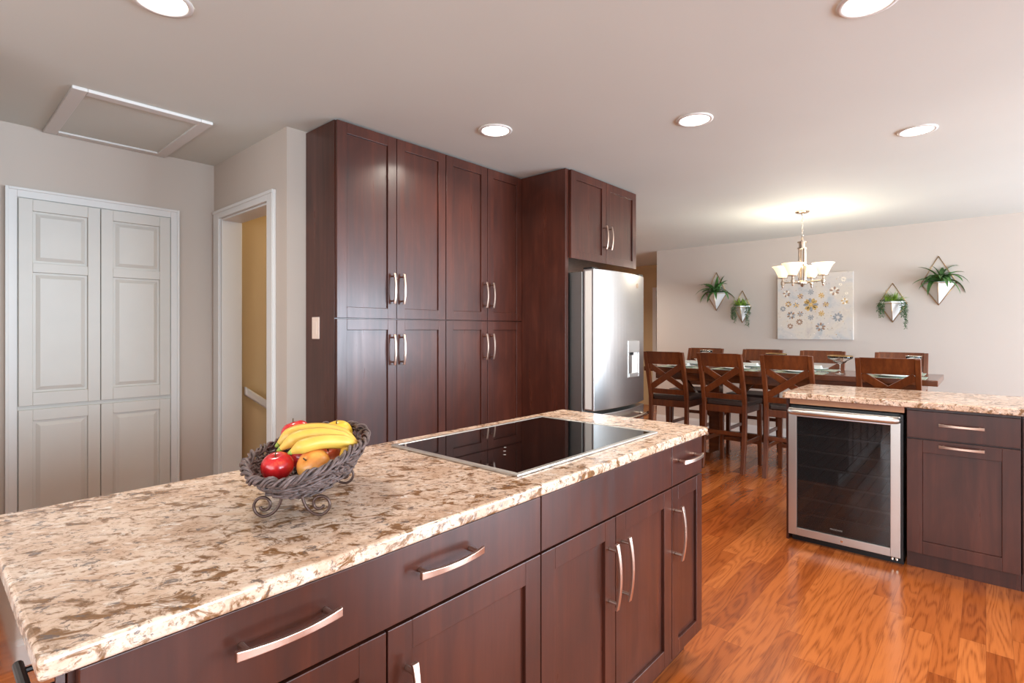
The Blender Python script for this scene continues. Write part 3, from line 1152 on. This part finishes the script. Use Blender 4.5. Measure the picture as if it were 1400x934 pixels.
def make_chair():
    """counter-height X-back chair, back at y=0 side, facing +y"""
    t = thing('dining_chair', 'x', 'chair')
    hw = .205

    def backy(z):
        if z < .60:
            return .055 - .045 * ((.60 - z) / .60) ** 2 * 1.3
        return .055 - .135 * ((z - .60) / .49) ** 1.25
    for s in (-1, 1):
        g = G()
        loops = []
        for i in range(15):
            z = 1.085 * i / 14
            y = backy(z)
            d2 = .021
            w2 = .018
            xs = s * (hw - .018)
            loops.append([(xs - w2, y - d2, z), (xs + w2, y - d2, z), (xs + w2, y + d2, z), (xs - w2, y + d2, z)])
        g.loft(loops)
        g.build('leg', M['chair_wood'], t, .004)
    for s in (-1, 1):
        g = G()
        xs = s * (hw - .022)
        g.hexa([(xs - .016, .444, 0), (xs + .016, .444, 0), (xs + .016, .476, 0), (xs - .016, .476, 0)],
               [(xs - .022, .430, .59), (xs + .022, .430, .59), (xs + .022, .474, .59), (xs - .022, .474, .59)])
        g.build('leg', M['chair_wood'], t, .003)
    # apron
    g = G()
    xi = hw - .012
    g.box(-xi, xi, .045, .063, .535, .598); g.box(-xi, xi, .452, .468, .535, .598)
    g.box(-xi, -xi + .018, .063, .452, .535, .598); g.box(xi - .018, xi, .063, .452, .535, .598)
    g.build('seat_frame', M['chair_wood'], t, .002)
    # cushion
    g = G()
    g.box(-hw + .004, hw - .004, .082, .484, .598, .645)
    g.box(-hw + .04, hw - .04, .060, .082, .598, .640)
    g.build('seat', M['leather'], t, .016, seg=3)
    # top rail (slightly dished) and lower rail
    xr_ = hw - .034
    for nm, z0, z1 in (('top_rail', .962, 1.088), ('lower_rail', .662, .712)):
        g = G()
        loops = []
        for i in range(9):
            x = -xr_ - .004 + (2 * xr_ + .008) * i / 8
            dish = -.012 * (1 - (x / xr_) ** 2)
            y0_, y1_ = backy(z0) + dish, backy(z1) + dish
            loops.append([(x, y0_ - .012, z0), (x, y0_ + .012, z0), (x, y1_ + .012, z1), (x, y1_ - .012, z1)])
        g.loft(loops)
        g.build(nm, M['chair_wood'], t, .002)
    # crossed slats
    for s in (-1, 1):
        g = G()
        off = -.006 * s
        p = Vector((-s * xr_, backy(.712) - .004 + off, .722)); q = Vector((s * xr_, backy(.962) - .004 + off, .952))
        bar(g, p, q, .011, .058, up=Vector((0, -.30, 1)))
        g.build('cross_slat', M['chair_wood'], t, .002)
    # stretchers
    g = G(); bar(g, (-hw + .03, .047, .345), (hw - .03, .047, .345), .018, .036); g.build('stretcher', M['chair_wood'], t, .002)
    g = G(); bar(g, (-hw + .03, .455, .215), (hw - .03, .455, .215), .022, .036); g.build('stretcher', M['chair_wood'], t, .002)
    for s in (-1, 1):
        g = G(); bar(g, (s * (hw - .02), .06, .265), (s * (hw - .02), .45, .265), .018, .034)
        g.build('stretcher', M['chair_wood'], t, .002)
    return t


ch0 = make_chair()
near = [(-2.375, 4.98, .02, 'dark wood X-back counter chair standing right beside the refrigerator'),
        (-1.825, 4.975, -.03, 'dark wood X-back counter chair on the near table side, second from the refrigerator'),
        (-1.265, 4.975, .0, 'dark wood X-back counter chair half hidden by the peninsula corner, third from the refrigerator'),
        (-.56, 4.975, .0, 'dark wood X-back counter chair whose back rises above the peninsula counter')]
far = [(-2.465, 6.135, PI, 'dark wood counter chair across the table, nearest the hall'),
       (-1.835, 6.135, PI, 'dark wood counter chair across the table, second from the hall'),
       (-1.255, 6.135, PI, 'dark wood counter chair across the table, directly below the canvas'),
       (-.600, 6.135, PI, 'dark wood counter chair across the table at its right end')]
for i, (x, y, rz, lab) in enumerate(near + far):
    c = ch0 if i == 0 else copy_tree(ch0)
    c.location = (x, y, 0)
    c.rotation_euler = (0, 0, rz)
    c['label'] = lab
    c['group'] = 'counter-height dining chairs around the table'

# table
tb = thing('dining_table', 'long dark wood counter-height dining table set with placemats and plates', 'table', (-1.497, 5.55, 0))
bx(-1.225, 1.225, -.375, .375, .868, .915).build('tabletop', M['table_wood'], tb, .004)
g = G()
g.box(-1.12, 1.12, -.315, -.29, .79, .868); g.box(-1.12, 1.12, .29, .315, .79, .868)
g.box(-1.12, -1.095, -.29, .29, .79, .868); g.box(1.095, 1.12, -.29, .29, .79, .868)
g.build('apron', M['table_wood'], tb, .002)
for s in (-1, 1):
    px = -.60 if s < 0 else .60
    g = G(); g.box(px - .055, px + .055, -.055, .055, .06, .868)
    g.build('pedestal', M['table_wood'], tb, .004)
    g = G()
    g.hexa([(px - .05, -.30, 0), (px + .05, -.30, 0), (px + .05, .30, 0), (px - .05, .30, 0)], [(px - .045, -.24, .07), (px + .045, -.24, .07), (px + .045, .24, .07), (px - .045, .24, .07)])
    g.build('foot', M['table_wood'], tb, .004)
    for q in (-1, 1):
        g = G(); bar(g, (px + q * .05, 0, .42), (px + q * .40, 0, .83), .05, .06, up=(0, 1, 0))
        g.build('brace', M['table_wood'], tb, .003)
g = G(); g.box(-.545, .545, -.025, .025, .20, .27)
g.build('stretcher', M['table_wood'], tb, .003)

# place settings: placemat, plate, napkin on both sides
pm = bx(-.21, .21, -.135, .135, 0, .004).build('placemat', M['placemat'], None, .001)
tag(pm, 'x', 'placemat', 'patterned placemats on the dining table')
g = G(); g.lathe([(.06, 0), (.085, .004), (.137, .015), (.139, .018), (.084, .0085), (.002, .007)], (0, 0, 0), 36)
pt = g.build('dinner_plate', M['china'], None, smooth=True)
tag(pt, 'x', 'plate', 'white plates on the placemats')
g = G()
g.box(-.085, .085, -.040, .040, 0, .016); g.box(-.08, .08, -.034, .032, .016, .032)
nk = g.build('folded_napkin', M['napkin'], None, .005)
tag(nk, 'x', 'napkin', 'folded napkins on the plates')
who_near = ['in front of the chair beside the refrigerator', 'in front of the second chair from the refrigerator', 'in front of the third chair from the refrigerator', 'in front of the chair rising behind the peninsula']
who_far = ['at the far chair nearest the hall', 'at the second far chair from the hall', 'at the far chair below the canvas', 'at the far chair by the right table end']
i = 0
for xs, yy, who in ((near, 5.325, who_near), (far, 5.775, who_far)):
    for (x, _, _, _), w_ in zip(xs, who):
        x = max(-2.45, x)
        for src, dz, nm in ((pm, .915, 'teal and cream patterned placemat'), (pt, .919, 'white dinner plate'), (nk, .927, 'white folded napkin on a plate')):
            o = src if i == 0 else src.copy()
            if i:
                COL.objects.link(o)
            o.location = (x, yy, dz)
            o['label'] = nm + ' ' + w_
        i += 1


def stem_glass(label, x, y, rim, height, mat_rim):
    t = thing('stemmed_glass', label, 'glass', (x, y, .9155), 0, 'stemmed glasses on the dining table')
    g = G()
    h = height
    g.lathe([(.002, .0), (.038, 0), (.038, .002), (.006, .006), (.0045, .02), (.0045, h * .5), (.012, h * .55), (rim * .45, h * .64), (rim * .55, h * .74), (rim * .96, h * .86), (rim, h),
             (rim - .002, h), (rim * .93, h * .87), (rim * .53, h * .755), (rim * .42, h * .655), (.004, h * .6)], (0, 0, 0), 32)
    g.build('bowl', M['clear'], t, smooth=True)
    g = G()
    g.tube([(rim * math.cos(2 * PI * k / 32), rim * math.sin(2 * PI * k / 32), h) for k in range(32)], .0026, 6, closed=True)
    g.build('rim', mat_rim, t, smooth=True)
    return t


stem_glass('wide stemmed glass with gold rim between the third and fourth near chairs', -.955, 5.40, .098, .158, M['gold'])
stem_glass('wide stemmed glass peeking over the third near chair', -1.50, 5.50, .092, .158, M['gold'])
stem_glass('small stemmed glass peeking over the second near chair', -2.20, 5.55, .062, .172, M['chrome'])
stem_glass('small stemmed glass at the right end of the table', -.455, 5.60, .055, .165, M['chrome'])

# ------------------------------------------------------------------ fruit basket
BR = math.radians(46.5)
BC = Vector((-1.155, .605, .915))
bk = thing('fruit_basket', 'oval dark wicker fruit basket on scrolled metal feet on the island', 'basket', BC, BR)
BA, BB = .121, .200     # half width (local x), half length (local y)


def bowl_pt(th, t, dr=0.0):
    """t: 0 bottom .. 1 rim"""
    rr = .40 + .60 * t ** .75
    sn = math.sin(th)
    lift = ((.013 if sn > 0 else -.026) * sn * sn + .012 * math.cos(th)) * t ** 1.3
    z = .042 + .076 * t ** 1.5 + lift
    return Vector(((BA * rr + dr) * math.cos(th), (BB * rr + dr) * math.sin(th), z))


g = G()
NST = 44
rw = random.Random(5)
for row in range(11):
    t = row / 10 * .96
    n = NST * 2
    for ph in (0, 1):
        pts = []
        jit = rw.uniform(-.003, .003)
        for k in range(n):
            th = 2 * PI * k / n
            o_ = .0038 * math.cos(PI * k / 2 + PI * (row + ph))
            p = bowl_pt(th, t, o_)
            p.z += jit + .0035 * math.sin(3 * th + row) + rw.uniform(-.0012, .0012) + (.003 if ph else -.003)
            pts.append(p)
        g.tube(pts, .0030, 5, closed=True)
g.build('woven_bowl', M['wicker'], bk, smooth=True)
g = G()
for k in range(NST):
    th = 2 * PI * k / NST
    g.tube([bowl_pt(th, tt / 6) for tt in range(7)], .0024, 5)
for k in range(5):
    y = -.07 + k * .035
    xx = BA * .40 * math.sqrt(max(.05, 1 - (y / (BB * .42)) ** 2))
    g.tube([(-xx, y, .042), (xx, y, .042)], .003, 5)
g.tube([(0, -BB * .4, .041), (0, BB * .4, .041)], .003, 5)
g.tube([(BA * .4 * math.cos(2 * PI * i / 30), BB * .4 * math.sin(2 * PI * i / 30), .042) for i in range(30)], .0035, 6, closed=True)
g.build('stake', M['wicker'], bk, smooth=True)
g = G()
for ph in range(5):
    pts = []
    n = 170
    q1, q2 = rw.uniform(0, 6), rw.uniform(0, 6)
    for k in range(n):
        th = 2 * PI * k / n
        a = 15 * th + ph * 2 * PI / 5 + .7 * math.sin(3 * th + q1)
        am = .0062 * (1 + .45 * math.sin(5 * th + q2))
        p = bowl_pt(th, 1.0, am * math.cos(a))
        p.z += am * 1.1 * math.sin(a) + .0022 * math.sin(9 * th + q1)
        pts.append(p)
    g.tube(pts, rw.uniform(.0024, .0034), 6, closed=True)
g.build('braided_rim', M['wicker'], bk, smooth=True)
g = G()
for i in range(80):
    th0 = rw.uniform(0, 2 * PI)
    t0, t1 = rw.uniform(.05, .5), rw.uniform(.55, 1.0)
    if i % 2:
        t0, t1 = t1, t0
    span = rw.uniform(.35, .8)
    pts = []
    for k in range(11):
        f = k / 10
        pts.append(bowl_pt(th0 + span * f, t0 + (t1 - t0) * f, .004 + .0035 * math.sin(f * PI * 3 + i)))
    g.tube(pts, rw.uniform(.0018, .0028), 5)
g.build('loose_twig', M['wicker'], bk, smooth=True)['kind'] = 'stuff'
for fy_ in (-.128, .100):
    for sx_ in (-1, 1):
        g = G()
        pts = []
        # quarter sweep down from the bowl then a scroll curling up and inwards
        for i in range(9):
            a = PI * .02 + (PI / 2) * i / 8
            pts.append((sx_ * (.020 + .036 * (1 - math.cos(a))), fy_, .052 - .047 * math.sin(a)))
        cx_, cz_ = .056, .0275
        for i in range(1, 27):
            a = -PI / 2 + 2 * PI * 1.2 * i / 26
            r_ = .0225 * (1 - .68 * i / 26)
            pts.append((sx_ * (cx_ + r_ * math.cos(a)), fy_, cz_ + r_ * math.sin(a)))
        g.tube(pts, .0031, 7)
        g.build('scroll_foot', M['iron'], bk, smooth=True)


def in_basket(x, y, z):
    c, s = math.cos(BR), math.sin(BR)
    return (BC.x + c * x - s * y, BC.y + s * x + c * y, BC.z + z)


def apple(label, cat, name, x, y, z, r, mat, tilt=(0, 0, 0), squash=.9):
    t = thing(name, label, cat, in_basket(x, y, z))
    t.rotation_euler = tilt
    prof = []
    for i in range(19):
        a = PI * i / 18
        rr = r * math.sin(a) * (1 + .06 * math.cos(a))
        zz = -r * squash * math.cos(a)
        if i > 13:
            zz -= r * .26 * ((i - 13) / 5) ** 2
        if i < 4:
            zz += r * .12 * ((4 - i) / 4) ** 2
        prof.append((max(.0004, rr), zz))
    g = G(); g.lathe(prof, (0, 0, 0), 28)
    g.build('flesh', mat, t, smooth=True)
    g = G(); g.tube([(0, 0, r * .55), (.001, 0, r * .8), (.004, .001, r * 1.0)], .0016, 6)
    g.build('stalk', M['stem'], t, smooth=True)
    return t


apple('glossy red apple at the near left of the fruit basket', 'apple', 'apple', -.042, -.090, .098, .0335, M['apple'], (.25, .15, 0))
apple('round golden peach in front under the bananas', 'peach', 'peach', .030, -.084, .097, .0355, M['peach'], (.9, .3, 0))
apple('red apple behind the bananas at the back left of the basket', 'apple', 'apple', -.066, .112, .130, .036, M['apple'], (.2, -.2, 0))
apple('orange-red apple under the right end of the bananas', 'apple', 'apple', .046, -.006, .096, .034, M['blush'], (.5, .5, 0))
apple('yellow round fruit at the back right of the basket above the bananas', 'fruit', 'yellow_fruit', .027, .146, .121, .037, M['lemon'], (.2, .1, 0))
apple('small orange fruit by the right rim of the basket', 'fruit', 'orange_fruit', .066, .052, .097, .029, M['blush'], (.4, .2, 0))
apple('red apple deep in the basket, peeking out between the near apple and the peach', 'apple', 'apple', -.022, .040, .086, .033, M['apple'], (.2, .2, 0))

bb = thing('banana_bunch', 'bunch of three ripe yellow bananas lying across the fruit basket', 'bananas', BC, BR)


def banana(pts, r0):
    P_ = [Vector(p) for p in pts]
    # Catmull-Rom through the points
    out = []
    ext = [P_[0] * 2 - P_[1]] + P_ + [P_[-1] * 2 - P_[-2]]
    for i in range(1, len(ext) - 2):
        for k in range(6):
            t = k / 6
            a, b_, c_, d_ = ext[i - 1], ext[i], ext[i + 1], ext[i + 2]
            out.append(.5 * ((2 * b_) + (c_ - a) * t + (2 * a - 5 * b_ + 4 * c_ - d_) * t * t + (3 * b_ - a - 3 * c_ + d_) * t ** 3))
    out.append(P_[-1])
    n = len(out)
    rs = []
    for i in range(n):
        t = i / (n - 1)
        f = min(1, .26 + 3.6 * t) * min(1, .30 + 3.2 * (1 - t))
        rs.append(r0 * f)
    g = G(); g.tube(out, rs, 7)
    o = g.build('banana', M['banana'], bb, smooth=True)
    g = G(); g.tube([out[0] - (out[1] - out[0]) * .8, out[0], out[1]], [rs[0] * .7, rs[0] * 1.12, rs[1] * 1.04], 7)
    g.build('tip', M['banana_tip'], o, smooth=True)
    return o


banana([(-.065, -.024, .127), (-.042, -.016, .147), (-.015, .002, .154), (.029, .018, .152), (.072, .014, .140), (.104, .002, .124)], .0165)
banana([(-.050, -.056, .124), (-.022, -.056, .143), (.001, -.048, .152), (.039, -.031, .151), (.081, -.024, .140), (.106, -.012, .126)], .0165)
banana([(-.014, -.097, .127), (.014, -.097, .140), (.048, -.080, .145), (.085, -.052, .138), (.110, -.028, .127)], .0160)
g = G(); g.tube([(.092, -.036, .133), (.089, -.064, .119), (.084, -.074, .098)], [.010, .0075, .0065], 8)
g.build('stem', M['banana'], bb, smooth=True)
